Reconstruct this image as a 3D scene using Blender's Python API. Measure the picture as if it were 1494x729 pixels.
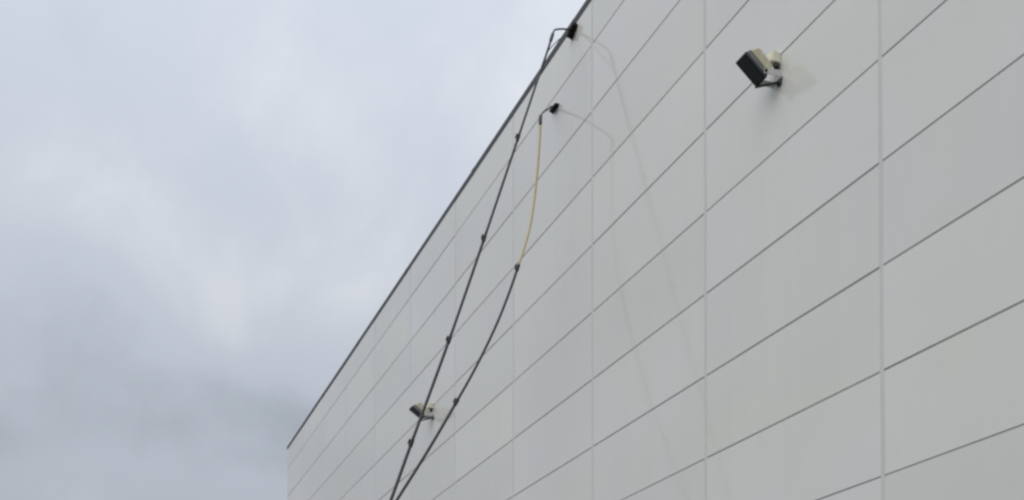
import bpy, bmesh, math, random
from mathutils import Vector, Matrix

# ------------------------------------------------------------------ reset
for o in list(bpy.data.objects):
    bpy.data.objects.remove(o, do_unlink=True)
scene = bpy.context.scene
C = scene.collection
R = math.radians
rnd = random.Random(7)

# World frame (metres): the clad wall face is the plane y = 0, the yard is y > 0,
# x runs along the wall away from the viewer, z is up, the yard is z = 0.

# ------------------------------------------------------------------ camera
cam = bpy.data.cameras.new('camera')
cam_o = bpy.data.objects.new('camera', cam)
C.objects.link(cam_o)
YAW = 0.43373
cam_o.location = (0.0, 6.9806, 1.6)
cam_o.rotation_euler = (math.pi / 2 + 0.017916, -0.000447, -YAW - math.pi / 2)
cam.sensor_width = 36.0
cam.lens = 36.0 * 1400.0 / 1494.0
cam.shift_y = 0.49498          # the upper part of a rising-front frame
cam.clip_start = 0.1
cam.clip_end = 6000.0
scene.camera = cam_o

# ------------------------------------------------------------------ sun + sky
SUN_DIR = Vector((-0.30, 0.80, 0.60)).normalized()       # towards the sun, behind cloud
SUN_EL = math.asin(SUN_DIR.z)
SUN_ROT = math.atan2(SUN_DIR.x, SUN_DIR.y)
sun = bpy.data.lights.new('sun', 'SUN')
sun.energy = 1.2
sun.angle = R(60)
sun.color = (1.0, 0.975, 0.94)
sun_o = bpy.data.objects.new('sun', sun)
sun_o.rotation_euler = (-SUN_DIR).to_track_quat('-Z', 'Y').to_euler()
sun_o.location = SUN_DIR * 60
C.objects.link(sun_o)

SKY_OFF = (-18.2002, -7.4080, -15.3780)
world = bpy.data.worlds.new('World')
scene.world = world
world.use_nodes = True
nt = world.node_tree
nt.nodes.clear()


def N(tree, kind, **kw):
    n = tree.nodes.new(kind)
    for k, v in kw.items():
        if k == 'inp':
            for kk, vv in v.items():
                n.inputs[kk].default_value = vv
        else:
            setattr(n, k, v)
    return n


def build_sky(t):
    L = t.links.new
    out = N(t, 'ShaderNodeOutputWorld')
    bg = N(t, 'ShaderNodeBackground', inp={'Strength': 1.0})
    nish = N(t, 'ShaderNodeTexSky', sky_type='NISHITA')
    nish.sun_disc = False
    nish.sun_elevation = SUN_EL
    nish.sun_rotation = SUN_ROT
    scl = N(t, 'ShaderNodeVectorMath', operation='SCALE')
    scl.inputs['Scale'].default_value = 0.10
    L(nish.outputs[0], scl.inputs[0])
    tc = N(t, 'ShaderNodeTexCoord')
    sep = N(t, 'ShaderNodeSeparateXYZ')
    L(tc.outputs['Generated'], sep.inputs[0])
    # an even cloud deck overhead: the view ray meets it at dir.xy / (dir.z + curvature)
    zc = N(t, 'ShaderNodeMath', operation='MAXIMUM', inp={1: 0.0})
    L(sep.outputs['Z'], zc.inputs[0])
    za = N(t, 'ShaderNodeMath', operation='ADD', inp={1: 0.35})
    L(zc.outputs[0], za.inputs[0])
    dx = N(t, 'ShaderNodeMath', operation='DIVIDE'); dy = N(t, 'ShaderNodeMath', operation='DIVIDE')
    L(sep.outputs['X'], dx.inputs[0]); L(za.outputs[0], dx.inputs[1])
    L(sep.outputs['Y'], dy.inputs[0]); L(za.outputs[0], dy.inputs[1])
    cmb = N(t, 'ShaderNodeCombineXYZ')
    L(dx.outputs[0], cmb.inputs[0]); L(dy.outputs[0], cmb.inputs[1])
    off = N(t, 'ShaderNodeVectorMath', operation='ADD')
    off.inputs[1].default_value = SKY_OFF
    L(cmb.outputs[0], off.inputs[0])
    big = N(t, 'ShaderNodeTexNoise', inp={'Scale': 1.8, 'Detail': 2.5, 'Roughness': 0.45, 'Distortion': 0.35})
    L(off.outputs[0], big.inputs['Vector'])
    fine = N(t, 'ShaderNodeTexNoise', inp={'Scale': 7.5, 'Detail': 5.0, 'Roughness': 0.55, 'Distortion': 0.3})
    L(tc.outputs['Generated'], fine.inputs['Vector'])
    m1 = N(t, 'ShaderNodeMath', operation='MULTIPLY', inp={1: 0.70})
    L(big.outputs[0], m1.inputs[0])
    m2 = N(t, 'ShaderNodeMath', operation='MULTIPLY_ADD', inp={1: 0.30})
    L(fine.outputs[0], m2.inputs[0]); L(m1.outputs[0], m2.inputs[2])
    ramp = N(t, 'ShaderNodeValToRGB')
    cr = ramp.color_ramp
    cr.interpolation = 'EASE'
    cr.elements[0].position = 0.30; cr.elements[0].color = (0.690, 0.750, 0.845, 1)
    cr.elements[1].position = 0.70; cr.elements[1].color = (1.155, 1.195, 1.280, 1)
    e = cr.elements.new(0.5); e.color = (0.915, 0.985, 1.105, 1)
    L(m2.outputs[0], ramp.inputs[0])
    # overcast skies brighten evenly from the horizon to the zenith
    zg = N(t, 'ShaderNodeMapRange', inp={'From Min': 0.0, 'From Max': 1.0, 'To Min': 0.335, 'To Max': 1.0})
    L(zc.outputs[0], zg.inputs['Value'])
    br = N(t, 'ShaderNodeVectorMath', operation='SCALE')
    L(ramp.outputs[0], br.inputs[0]); L(zg.outputs[0], br.inputs['Scale'])
    mix = N(t, 'ShaderNodeMix', data_type='RGBA')
    mix.inputs['Factor'].default_value = 0.93
    L(scl.outputs[0], mix.inputs['A']); L(br.outputs[0], mix.inputs['B'])
    L(mix.outputs['Result'], bg.inputs['Color'])
    L(bg.outputs[0], out.inputs[0])


build_sky(nt)
vs = scene.view_settings
vs.view_transform = 'Standard'
vs.look = 'None'
vs.exposure = 0.0
vs.gamma = 1.0
vs.use_curve_mapping = False
scene.render.engine = 'CYCLES'
scene.cycles.filter_width = 2.6


# ------------------------------------------------------------------ materials
def principled(name, color, rough=0.5, metal=0.0, var=0.0, vscale=20.0, bump=0.0, bscale=60.0,
               coat=0.0, coat_rough=0.1, spec=0.5):
    m = bpy.data.materials.new(name)
    m.use_nodes = True
    t = m.node_tree
    b = t.nodes['Principled BSDF']
    b.inputs['Base Color'].default_value = (*color, 1)
    b.inputs['Roughness'].default_value = rough
    b.inputs['Metallic'].default_value = metal
    b.inputs['Specular IOR Level'].default_value = spec
    b.inputs['Coat Weight'].default_value = coat
    b.inputs['Coat Roughness'].default_value = coat_rough
    tc = N(t, 'ShaderNodeTexCoord')
    if var:
        no = N(t, 'ShaderNodeTexNoise', inp={'Scale': vscale, 'Detail': 4.0, 'Roughness': 0.6})
        t.links.new(tc.outputs['Object'], no.inputs['Vector'])
        mr = N(t, 'ShaderNodeMapRange', inp={'From Min': 0.25, 'From Max': 0.75, 'To Min': 1 - var, 'To Max': 1 + var})
        t.links.new(no.outputs[0], mr.inputs['Value'])
        sc = N(t, 'ShaderNodeVectorMath', operation='SCALE')
        sc.inputs[0].default_value = color
        t.links.new(mr.outputs[0], sc.inputs['Scale'])
        t.links.new(sc.outputs[0], b.inputs['Base Color'])
    if bump:
        nb = N(t, 'ShaderNodeTexNoise', inp={'Scale': bscale, 'Detail': 3.0})
        t.links.new(tc.outputs['Object'], nb.inputs['Vector'])
        bp = N(t, 'ShaderNodeBump', inp={'Strength': bump, 'Distance': 0.01})
        t.links.new(nb.outputs[0], bp.inputs['Height'])
        t.links.new(bp.outputs[0], b.inputs['Normal'])
    return m


def panel_material():
    """Off-white coil-coated steel: thin gloss coat, slight tint change from sheet to sheet,
    faint rain streaks and a very shallow waviness of the sheet."""
    m = bpy.data.materials.new('coated_steel_panel')
    m.use_nodes = True
    t = m.node_tree
    L = t.links.new
    b = t.nodes['Principled BSDF']
    geo = N(t, 'ShaderNodeNewGeometry')
    info = N(t, 'ShaderNodeObjectInfo')
    # streaks: noise stretched far along z, plus broad grime
    sm = N(t, 'ShaderNodeMapping'); sm.inputs['Scale'].default_value = (5.5, 1.0, 0.10)
    L(geo.outputs['Position'], sm.inputs[0])
    st = N(t, 'ShaderNodeTexNoise', inp={'Scale': 1.0, 'Detail': 5.0, 'Roughness': 0.6})
    L(sm.outputs[0], st.inputs['Vector'])
    gr = N(t, 'ShaderNodeTexNoise', inp={'Scale': 0.55, 'Detail': 5.0, 'Roughness': 0.6})
    L(geo.outputs['Position'], gr.inputs['Vector'])
    a = N(t, 'ShaderNodeMapRange', inp={'From Min': 0.3, 'From Max': 0.7, 'To Min': 0.989, 'To Max': 1.010})
    L(st.outputs[0], a.inputs['Value'])
    g = N(t, 'ShaderNodeMapRange', inp={'From Min': 0.3, 'From Max': 0.7, 'To Min': 0.978, 'To Max': 1.02})
    L(gr.outputs[0], g.inputs['Value'])
    p = N(t, 'ShaderNodeMapRange', inp={'From Min': 0.0, 'From Max': 1.0, 'To Min': 0.970, 'To Max': 1.025})
    L(info.outputs['Random'], p.inputs['Value'])
    m1 = N(t, 'ShaderNodeMath', operation='MULTIPLY'); L(a.outputs[0], m1.inputs[0]); L(g.outputs[0], m1.inputs[1])
    m2 = N(t, 'ShaderNodeMath', operation='MULTIPLY'); L(m1.outputs[0], m2.inputs[0]); L(p.outputs[0], m2.inputs[1])
    tint = N(t, 'ShaderNodeMix', data_type='RGBA')
    tint.inputs['A'].default_value = (0.650, 0.650, 0.590, 1)
    tint.inputs['B'].default_value = (0.645, 0.637, 0.622, 1)
    tn = N(t, 'ShaderNodeTexNoise', inp={'Scale': 0.8, 'Detail': 2.0})
    L(geo.outputs['Position'], tn.inputs['Vector'])
    tr = N(t, 'ShaderNodeMapRange', inp={'From Min': 0.35, 'From Max': 0.65})
    L(tn.outputs[0], tr.inputs['Value'])
    tx = N(t, 'ShaderNodeMath', operation='MULTIPLY', inp={1: 7.31}); L(info.outputs['Random'], tx.inputs[0])
    fr = N(t, 'ShaderNodeMath', operation='FRACT'); L(tx.outputs[0], fr.inputs[0])
    av = N(t, 'ShaderNodeMix', data_type='FLOAT'); av.inputs['Factor'].default_value = 0.45
    L(tr.outputs[0], av.inputs['A']); L(fr.outputs[0], av.inputs['B'])
    L(av.outputs['Result'], tint.inputs['Factor'])
    sc = N(t, 'ShaderNodeVectorMath', operation='SCALE')
    L(tint.outputs['Result'], sc.inputs[0]); L(m2.outputs[0], sc.inputs['Scale'])
    L(sc.outputs[0], b.inputs['Base Color'])
    b.inputs['Roughness'].default_value = 0.55
    b.inputs['Specular IOR Level'].default_value = 0.25
    b.inputs['Coat Weight'].default_value = 1.0
    b.inputs['Coat Roughness'].default_value = 0.085
    b.inputs['Coat IOR'].default_value = 1.55
    wv = N(t, 'ShaderNodeTexNoise', inp={'Scale': 0.9, 'Detail': 1.0})
    L(geo.outputs['Position'], wv.inputs['Vector'])
    bp = N(t, 'ShaderNodeBump', inp={'Strength': 0.15, 'Distance': 0.010})
    L(wv.outputs[0], bp.inputs['Height'])
    L(bp.outputs[0], b.inputs['Normal'])
    L(bp.outputs[0], b.inputs['Coat Normal'])
    return m


M = {
    'panel': panel_material(),
    'core': principled('joint_gasket_grey', (0.50, 0.51, 0.50), 0.8, var=0.1, vscale=3),
    'strip': principled('joint_cover_strip', (0.565, 0.57, 0.54), 0.55, var=0.04, vscale=6, coat=0.0),
    'cap': principled('dark_grey_cap_metal', (0.050, 0.055, 0.058), 0.6, var=0.12, vscale=4),
    'roof': principled('roof_membrane', (0.22, 0.225, 0.23), 0.9, var=0.1, vscale=2),
    'plinth': principled('plinth_concrete', (0.30, 0.295, 0.28), 0.9, var=0.15, vscale=6, bump=0.3),
    'carbon': principled('carbon_pole', (0.030, 0.034, 0.036), 0.42, var=0.15, vscale=30),
    'fibre': principled('straw_glass_fibre', (0.60, 0.49, 0.25), 0.5, var=0.10, vscale=12),
    'black': principled('black_plastic', (0.010, 0.010, 0.011), 0.5, var=0.1, vscale=50),
    'bristle': principled('black_bristle', (0.012, 0.012, 0.013), 0.9, var=0.3, vscale=200, bump=0.6, bscale=300),
    'alu': principled('dull_aluminium', (0.085, 0.085, 0.095), 0.5, 0.3, var=0.08, vscale=30),
    'hose': principled('grey_hose', (0.10, 0.11, 0.12), 0.6, var=0.1, vscale=20),
    'frame': principled('charcoal_lamp_frame', (0.014, 0.017, 0.018), 0.45, var=0.15, vscale=25),
    'cream': principled('weathered_cream_paint', (0.56, 0.52, 0.37), 0.6, var=0.16, vscale=14),
    'ivory': principled('ivory_plastic', (0.78, 0.74, 0.58), 0.55, var=0.06, vscale=14),
    'grey': principled('grey_cast_housing', (0.17, 0.18, 0.175), 0.55, var=0.2, vscale=16),
    'galv': principled('galvanised_bracket', (0.62, 0.61, 0.58), 0.5, 0.3, var=0.12, vscale=40),
    'glass': principled('dark_lamp_glass', (0.012, 0.017, 0.020), 0.12, coat=0.5, var=0.2, vscale=8),
    'ground': principled('yard_asphalt', (0.16, 0.16, 0.155), 0.95, var=0.18, vscale=0.6, bump=0.4, bscale=40),
}


# ------------------------------------------------------------------ mesh helpers
def link(name, me, parent=None, loc=(0, 0, 0), mat=None):
    o = bpy.data.objects.new(name, me)
    C.objects.link(o)
    o.location = loc
    if parent is not None:
        o.parent = parent
    if mat is not None and me is not None and not me.materials:
        me.materials.append(mat)
    return o


def mesh_from(bm, name, smooth=False, bevel=0.0, seg=1):
    if bevel:
        bmesh.ops.bevel(bm, geom=list(bm.edges), offset=bevel, segments=seg, affect='EDGES', clamp_overlap=True)
    bmesh.ops.recalc_face_normals(bm, faces=list(bm.faces))
    me = bpy.data.meshes.new(name)
    bm.to_mesh(me)
    bm.free()
    for p in me.polygons:
        p.use_smooth = smooth
    return me


def box(x0, x1, y0, y1, z0, z1, bm=None):
    bm = bm or bmesh.new()
    v = [bm.verts.new(p) for p in ((x0, y0, z0), (x1, y0, z0), (x1, y1, z0), (x0, y1, z0),
                                   (x0, y0, z1), (x1, y0, z1), (x1, y1, z1), (x0, y1, z1))]
    for f in ((0, 3, 2, 1), (4, 5, 6, 7), (0, 1, 5, 4), (1, 2, 6, 5), (2, 3, 7, 6), (3, 0, 4, 7)):
        bm.faces.new([v[i] for i in f])
    return bm


def prism(profile, x0, x1, bm=None, x_in=None):
    """A (y, z) outline extruded along x."""
    bm = bm or bmesh.new()
    a = [bm.verts.new((x0, y, z)) for y, z in profile]
    b = [bm.verts.new((x1, y, z)) for y, z in profile]
    n = len(profile)
    bm.faces.new(a)
    bm.faces.new(b[::-1])
    for i in range(n):
        bm.faces.new((a[i], b[i], b[(i + 1) % n], a[(i + 1) % n]))
    return bm


def tube(points, radii, seg=12, bm=None):
    bm = bm or bmesh.new()
    pts = [Vector(p) for p in points]
    if not hasattr(radii, '__len__'):
        radii = [radii] * len(pts)
    rings = []
    ref = None
    for i, p in enumerate(pts):
        t = (pts[min(i + 1, len(pts) - 1)] - pts[max(i - 1, 0)]).normalized()
        if ref is None:
            ref = t.orthogonal().normalized()
        ref = (ref - t * ref.dot(t)).normalized()
        u = t.cross(ref)
        rings.append([bm.verts.new(p + (ref * math.cos(2 * math.pi * k / seg) + u * math.sin(2 * math.pi * k / seg)) * radii[i])
                      for k in range(seg)])
    for a, b in zip(rings, rings[1:]):
        for k in range(seg):
            bm.faces.new((a[k], a[(k + 1) % seg], b[(k + 1) % seg], b[k]))
    bm.faces.new(rings[0][::-1])
    bm.faces.new(rings[-1])
    return bm


def spline(pts, n=8):
    """Catmull-Rom through pts."""
    P = [Vector(p) for p in pts]
    P = [2 * P[0] - P[1]] + P + [2 * P[-1] - P[-2]]
    out = []
    for i in range(1, len(P) - 2):
        a, b, c, d = P[i - 1:i + 3]
        for k in range(n):
            t = k / n
            out.append(0.5 * ((2 * b) + (c - a) * t + (2 * a - 5 * b + 4 * c - d) * t * t + (3 * b - a - 3 * c + d) * t ** 3))
    out.append(P[-2])
    return out


def thing(name, label, cat, loc, group=None):
    o = bpy.data.objects.new(name, None)
    C.objects.link(o)
    o.location = loc
    o.empty_display_size = 0.3
    o['label'] = label
    o['category'] = cat
    if group:
        o['group'] = group
    return o


# ------------------------------------------------------------------ ground
bm = bmesh.new()
bmesh.ops.create_grid(bm, x_segments=8, y_segments=8, size=2500)
g = link('ground', mesh_from(bm, 'ground'), None, (0, 0, 0), M['ground'])
g['kind'] = 'structure'

# ------------------------------------------------------------------ building
BAY = 2.76576
X_SEAM0 = 6.72565 - 5 * BAY          # near end of the wall, behind the viewer
X_END = 34.02                        # far corner
Z_ROW0 = 0.4247                      # lowest horizontal joint
ROW = 1.0
Z_TOP = 13.2
DEPTH = 26.0
STRIP = 0.050
GAP = 0.021
THK = 0.05

hall = thing('warehouse', 'large off-white panel-clad warehouse with a dark roof edge', 'building',
             ((X_SEAM0 + X_END) / 2, -DEPTH / 2, 0))


def hpart(name, me, mat, loc=(0, 0, 0)):
    o = link(name, me, hall, (loc[0] - hall.location.x, loc[1] - hall.location.y, loc[2] - hall.location.z), mat)
    return o


hpart('wall_core', mesh_from(box(X_SEAM0 + 0.02, X_END - 0.02, -DEPTH, -0.012, 0.0, Z_TOP - 0.06), 'wall_core'), M['core'])
hpart('roof', mesh_from(box(X_SEAM0 + 0.15, X_END - 0.15, -DEPTH + 0.15, -0.25, Z_TOP - 0.055, Z_TOP - 0.02), 'roof'), M['roof'])
hpart('plinth', mesh_from(box(X_SEAM0, X_END, -0.0115, -0.005, 0.0, Z_ROW0 - GAP / 2), 'plinth'), M['plinth'])

n_bays = 15
rows = [(Z_ROW0 + i * ROW, Z_ROW0 + (i + 1) * ROW) for i in range(12)] + [(Z_ROW0 + 12 * ROW, Z_TOP - 0.02)]
cache = {}


def panel_mesh(w, h):
    key = (round(w, 3), round(h, 3))
    if key not in cache:
        bm_ = box(-w / 2, w / 2, -THK, 0.0, -h / 2, h / 2)
        cache[key] = mesh_from(bm_, 'panel', bevel=0.0012, seg=1)
    return cache[key]


for b in range(n_bays):
    x0 = X_SEAM0 + b * BAY
    x1 = min(x0 + BAY, X_END)
    lo = x0 + (STRIP / 2 if b > 0 else 0)
    hi = x1 - (STRIP / 2 if b < n_bays - 1 else 0)
    for (z0, z1) in rows:
        w = hi - lo
        h = (z1 - z0) - GAP
        pn = hpart('panel', panel_mesh(w, h), M['panel'],
              ((lo + hi) / 2, rnd.uniform(-0.0012, 0.0012), (z0 + z1) / 2 + rnd.uniform(-0.0015, 0.0015)))
        pn.rotation_euler = (rnd.uniform(-0.003, 0.003), 0, rnd.uniform(-0.0012, 0.0012))

strip_me = mesh_from(box(-STRIP / 2 + 0.0005, STRIP / 2 - 0.0005, -0.045, -0.0015, 0.0, Z_TOP - 0.03 - Z_ROW0), 'joint_strip')
for b in range(1, n_bays):
    hpart('joint_strip', strip_me, M['strip'], (X_SEAM0 + b * BAY, 0, Z_ROW0))

# parapet cap: folded dark sheet with a drip edge standing proud of the panels
cap_prof = [(0.004, Z_TOP - 0.092), (0.010, Z_TOP - 0.092), (0.010, Z_TOP + 0.010), (-0.30, Z_TOP + 0.002),
            (-0.30, Z_TOP - 0.10), (-0.29, Z_TOP - 0.10), (-0.29, Z_TOP - 0.012), (0.004, Z_TOP - 0.005)]
sleeve_prof = [(0.0105, Z_TOP - 0.094), (0.0125, Z_TOP - 0.094), (0.0125, Z_TOP + 0.013), (-0.302, Z_TOP + 0.005),
               (-0.302, Z_TOP + 0.0025), (0.0105, Z_TOP + 0.0105)]
sleeve_me = mesh_from(prism(sleeve_prof, -0.06, 0.06), 'cap_sleeve')
xs = X_SEAM0 - 0.03
while xs < X_END:
    xe = min(xs + 4.0, X_END + 0.04)
    if X_END - xe < 0.8:
        xe = X_END + 0.04
    c_me = mesh_from(prism(cap_prof, 0.003, xe - xs - 0.003), 'cap_piece')
    piece = hpart('cap_piece', c_me, M['cap'], (xs, rnd.uniform(-0.002, 0.001), rnd.uniform(-0.003, 0.003)))
    if xe < X_END:
        link('cap_sleeve', sleeve_me, piece, (xe - xs, 0, 0), M['cap'])
    xs = xe


# ------------------------------------------------------------------ water-fed poles
def make_pole(name, label, cat, pts, cuts, mats, rads, neck, brush_c, brush_dir, brush_len, brush_w, hose_pts):
    """pts run from the head down to the yard; cuts are the z of each clamp."""
    base = Vector(pts[-1])
    root = thing(name, label, cat, base, 'water-fed cleaning poles leaning on the wall')
    curve = [p for p in spline(pts, 10)]

    def P(nm, bm_, mat, smooth=True, bevel=0.0, parent=root, origin=base):
        bmesh.ops.translate(bm_, verts=bm_.verts, vec=-origin)
        return link(nm, mesh_from(bm_, nm, smooth, bevel), parent, (0, 0, 0), mat)

    def at_z(z):
        for a, b_ in zip(curve, curve[1:]):
            if b_.z <= z <= a.z:
                t = (a.z - z) / max(a.z - b_.z, 1e-6)
                return a.lerp(b_, t)
        return curve[-1].copy()

    zs = [curve[0].z] + cuts + [curve[-1].z]
    for i in range(len(zs) - 1):
        seg = [at_z(zs[i])] + [p for p in curve if zs[i + 1] + 0.02 < p.z < zs[i] - 0.02] + [at_z(zs[i + 1])]
        P('pole_section', tube(seg, rads[i], 14), M[mats[i]])
        if i < len(zs) - 2:
            c = seg[-1]
            t = (seg[-2] - seg[-1]).normalized()
            r = rads[i + 1]
            cl = tube([c + t * 0.045, c + t * 0.035, c - t * 0.055, c - t * 0.065],
                      [r * 1.12, r * 1.30, r * 1.30, r * 1.14], 14)
            lev = box(-0.008, 0.008, 0, 0.02, -0.04, 0.035)
            q = t.to_track_quat('Z', 'Y').to_matrix().to_4x4()
            bmesh.ops.transform(lev, matrix=Matrix.Translation(c) @ q @ Matrix.Translation((0, r * 1.35, 0)), verts=lev.verts)
            clamp = P('clamp', cl, M['black'])
            P('clamp_lever', lev, M['black'], False, 0.002, clamp)
    # butt cap on the yard
    t = (curve[-2] - curve[-1]).normalized()
    P('end_cap', tube([curve[-1] + t * 0.10, curve[-1] + t * 0.01, curve[-1]], [rads[-1] * 1.15, rads[-1] * 1.2, rads[-1] * 0.9], 14), M['black'])
    # collar and gooseneck
    t = (curve[0] - curve[1]).normalized()
    P('collar', tube([curve[0] - t * 0.10, curve[0] - t * 0.09, curve[0] + t * 0.03, curve[0] + t * 0.04],
                     [rads[0] * 1.1, rads[0] * 1.5, rads[0] * 1.5, rads[0]], 12), M['alu'])
    nk = spline([curve[0]] + [Vector(p) for p in neck], 8)
    P('gooseneck', tube(nk, 0.013, 10), M['alu'])
    # brush: stock with a socket, bristles to the wall
    bc = Vector(brush_c)
    ax = Vector(brush_dir).normalized()
    out = Vector((0, 1, 0))
    ax = (ax - out * ax.dot(out)).normalized()
    up = out.cross(ax)
    mat = Matrix((ax, out, up)).transposed().to_4x4()
    mat.translation = bc
    L2 = brush_len / 2
    st = box(-L2, L2, -0.012, 0.022, -brush_w / 2, brush_w / 2)
    bmesh.ops.bevel(st, geom=list(st.edges), offset=0.011, segments=2, affect='EDGES')
    bmesh.ops.transform(st, matrix=mat, verts=st.verts)
    stock = P('brush_stock', st, M['black'])
    so = tube([nk[-1], nk[-1].lerp(bc, 0.6), bc + out * 0.015], [0.014, 0.021, 0.028], 12)
    P('socket', so, M['black'], True, 0, stock)
    br = bmesh.new()
    rr = random.Random(3)
    nx, nz = 22, 7
    for i in range(nx):
        for k in range(nz):
            x = -L2 + 0.012 + (brush_len - 0.024) * i / (nx - 1)
            z = (k / (nz - 1) - 0.5) * brush_w * 0.75
            fx = x * 1.12 + rr.uniform(-0.004, 0.004)
            fz = z * 1.15 + rr.uniform(-0.005, 0.005)
            tube([(x, -0.010, z), ((x + fx) / 2, -0.035, (z + fz) / 2), (fx, -(bc.y - 0.003), fz)], [0.0055, 0.006, 0.0045], 5, br)
    bmesh.ops.transform(br, matrix=mat, verts=br.verts)
    bo = P('bristles', br, M['bristle'], True, 0, stock)
    bo['kind'] = 'stuff'
    if hose_pts:
        P('water_hose', tube(spline(hose_pts, 8), 0.007, 8), M['hose'])
    return root


def hfit(z, a, b, c):
    d = 12.6 - z
    return a + b * d + c * d * d


# first pole: all carbon, almost straight, foot 4.9 m from the wall
p1 = [(12.55, 0.512, 12.597), (12.55, 0.612, 12.282), (12.55, 0.712, 11.989), (12.55, 1.070, 10.912), (12.55, 1.609, 9.297),
      (12.55, 2.145, 7.726), (12.55, 2.700, 6.186), (12.55, 2.995, 5.353), (12.55, 3.55, 3.80), (12.56, 4.30, 1.70), (12.57, 4.89, 0.0)]
make_pole('cleaning_pole', 'long straight dark pole whose brush reaches just below the roof edge', 'cleaning pole', p1,
          [10.912, 9.297, 7.726, 6.186, 4.65, 3.10, 1.55],
          ['carbon'] * 8, [0.0165, 0.0185, 0.0200, 0.0215, 0.0230, 0.0245, 0.0260, 0.0275],
          [(12.565, 0.470, 12.70), (12.60, 0.40, 12.765), (12.67, 0.28, 12.86), (12.76, 0.14, 12.965)],
          (12.795, 0.075, 13.000), (-0.85, 0, 0.42), 0.205, 0.075,
          [(12.79, 0.10, 13.0), (12.66, 0.24, 12.78), (12.585, 0.43, 12.55), (12.55, 0.585, 12.33), (12.55, 0.67, 12.06)])

# second pole: straw-coloured top section, bowed
p2 = [(12.707, 0.630, 11.422), (12.732, 0.628, 11.149), (12.777, 0.648, 10.649), (12.832, 0.700, 10.044), (12.870, 0.782, 9.627),
      (12.909, 0.908, 9.201), (12.955, 1.075, 8.698), (12.999, 1.264, 8.215), (13.051, 1.530, 7.640), (13.100, 1.815, 7.099),
      (13.168, 2.227, 6.351), (13.236, 2.665, 5.609), (13.32, 3.70, 3.90), (13.40, 4.95, 1.85), (13.46, 6.08, 0.0)]
make_pole('cleaning_pole', 'bowed pole with a straw-coloured upper section and a brush on the panels', 'cleaning pole', p2,
          [9.201, 7.099, 5.2, 3.6, 1.9],
          ['fibre', 'carbon', 'carbon', 'carbon', 'carbon', 'carbon'], [0.0175, 0.0195, 0.0220, 0.0240, 0.0255, 0.0270],
          [(12.752, 0.585, 11.52), (12.86, 0.49, 11.66), (13.02, 0.33, 11.85), (13.20, 0.22, 12.02)],
          (13.415, 0.052, 12.200), (-1.0, 0, -0.02), 0.22, 0.034, None)


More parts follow.
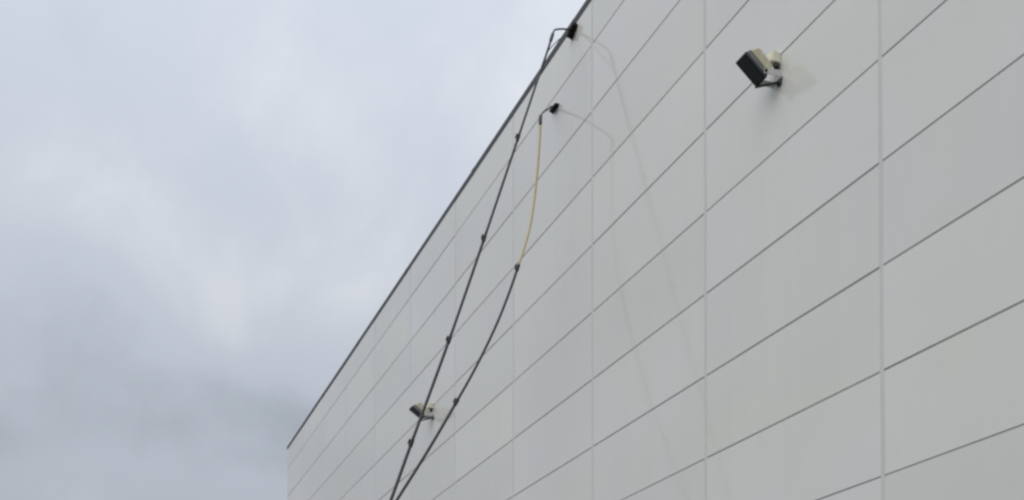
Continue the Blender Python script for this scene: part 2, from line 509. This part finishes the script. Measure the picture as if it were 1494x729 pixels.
# ------------------------------------------------------------------ floodlights
def make_floodlight(label, dx, dz):
    root = thing('floodlight', label, 'floodlight', (8.18 + dx, 0.0, 9.2 + dz), 'floodlights on the clad wall')
    o = Vector((8.18, 0.0, 9.2))

    def P(nm, bm_, mat, bevel=0.0, smooth=False, parent=root):
        bmesh.ops.translate(bm_, verts=bm_.verts, vec=-o)
        return link(nm, mesh_from(bm_, nm, smooth, bevel), parent, (0, 0, 0), mat)

    X0, X1 = 8.108, 8.252
    A = Vector((0.505, 9.262)); Cc = Vector((0.222, 9.080))          # ends of the glazed front, in (y, z)
    t = (Cc - A).normalized()
    nrm = Vector((t.y, -t.x))                                         # into the body, up and back to the wall
    if nrm.y < 0:
        nrm = -nrm
    fr = [A, Cc, Cc + nrm * 0.040, A + nrm * 0.040]
    frame = P('front_frame', prism([tuple(p) for p in fr], X0 - 0.010, X1 + 0.010), M['frame'], 0.006)
    gl = [A + t * 0.022 - nrm * 0.004, Cc - t * 0.022 - nrm * 0.004, Cc - t * 0.022 + nrm * 0.004, A + t * 0.022 + nrm * 0.004]
    P('glass', prism([tuple(p) for p in gl], X0 + 0.006, X1 - 0.006), M['glass'], 0.0, False, frame)
    a2, c2 = A + nrm * 0.0405 + t * 0.006, Cc + nrm * 0.0405 - t * 0.006
    m1, m2 = A + nrm * 0.110 + t * 0.032, Cc + nrm * 0.105 - t * 0.003
    P('housing', prism([tuple(p) for p in (a2, c2, m2, m1)], X0 - 0.002, X1 + 0.002), M['grey'], 0.006)
    e1, e2 = A + nrm * 0.240 + t * 0.100, Cc + nrm * 0.222 - t * 0.004
    bmh = bmesh.new()
    n0 = [(X0 + 0.004, *m1), (X0 + 0.004, *m2), (X1 - 0.004, *m2), (X1 - 0.004, *m1)]
    n1 = [(X0 + 0.010, *e1), (X0 + 0.010, *e2), (X1 - 0.010, *e2), (X1 - 0.010, *e1)]
    va = [bmh.verts.new(p) for p in n0]
    vb = [bmh.verts.new(p) for p in n1]
    bmh.faces.new(va); bmh.faces.new(vb[::-1])
    for i in range(4):
        bmh.faces.new((va[i], vb[i], vb[(i + 1) % 4], va[(i + 1) % 4]))
    back = P('gear_cover', bmh, M['cream'], 0.010)
    # cooling fins across the back of the cover
    for k in range(4):
        c = e1.lerp(e2, 0.2 + 0.2 * k)
        f4 = [c - t * 0.004, c + t * 0.004, c + t * 0.004 + nrm * 0.022, c - t * 0.004 + nrm * 0.022]
        P('fin', prism([tuple(p) for p in f4], X0 + 0.020, X1 - 0.020), M['cream'], 0.0, False, back)
    # U bracket: an arm on each side from the pivot to the wall, a base plate on the wall
    piv = Cc + nrm * 0.055 - t * 0.05
    for x0, x1 in ((X0 - 0.022, X0 - 0.014), (X1 + 0.014, X1 + 0.022)):
        arm = [piv + Vector((0.020, 0.026)), Vector((0.012, 9.225)), Vector((0.012, 9.155)), piv + Vector((0.020, -0.034))]
        P('bracket_arm', prism([tuple(p) for p in arm], x0, x1), M['galv'], 0.002)
        ctr = Vector(((x0 + x1) / 2, *piv))
        s = -1 if x0 < 8.18 else 1
        P('pivot_bolt', tube([ctr - Vector((s * 0.012, 0, 0)), ctr + Vector((s * 0.014, 0, 0)), ctr + Vector((s * 0.020, 0, 0))],
                             [0.020, 0.020, 0.013], 10), M['frame'], 0, True)
    P('base_plate', box(X0 - 0.024, X1 + 0.024, 0.001, 0.0115, 9.152, 9.228), M['galv'], 0.003)
    # dark support rail from the lower front edge back to the wall
    P('support_rail', tube([(8.228, 0.262, 9.056), (8.132, 0.004, 9.128)], 0.013, 6), M['frame'])
    P('rail_foot', box(8.100, 8.160, 0.001, 0.030, 9.085, 9.150), M['frame'], 0.006)
    # cream junction box on the wall above the bracket, with gland and cable
    jb = P('junction_box', box(8.112, 8.200, 0.001, 0.115, 9.318, 9.440), M['ivory'], 0.010)
    P('box_lid', box(8.119, 8.193, 0.1155, 0.126, 9.326, 9.432), M['ivory'], 0.004, False, jb)
    P('cable_gland', tube([(8.135, 0.050, 9.317), (8.135, 0.050, 9.262)], 0.030, 10), M['frame'], 0, True, jb)
    P('cable', tube(spline([(8.135, 0.050, 9.28), (8.135, 0.055, 9.245), (8.14, 0.085, 9.235), (8.17, 0.150, 9.245)], 6), 0.010, 8), M['frame'], 0, True)
    return root


make_floodlight('large dark-fronted floodlight with cream back, high on the right of the wall', 0.0, 0.0)
make_floodlight('distant floodlight seen small, crossed by the straight dark pole', 10.92, 0.035)
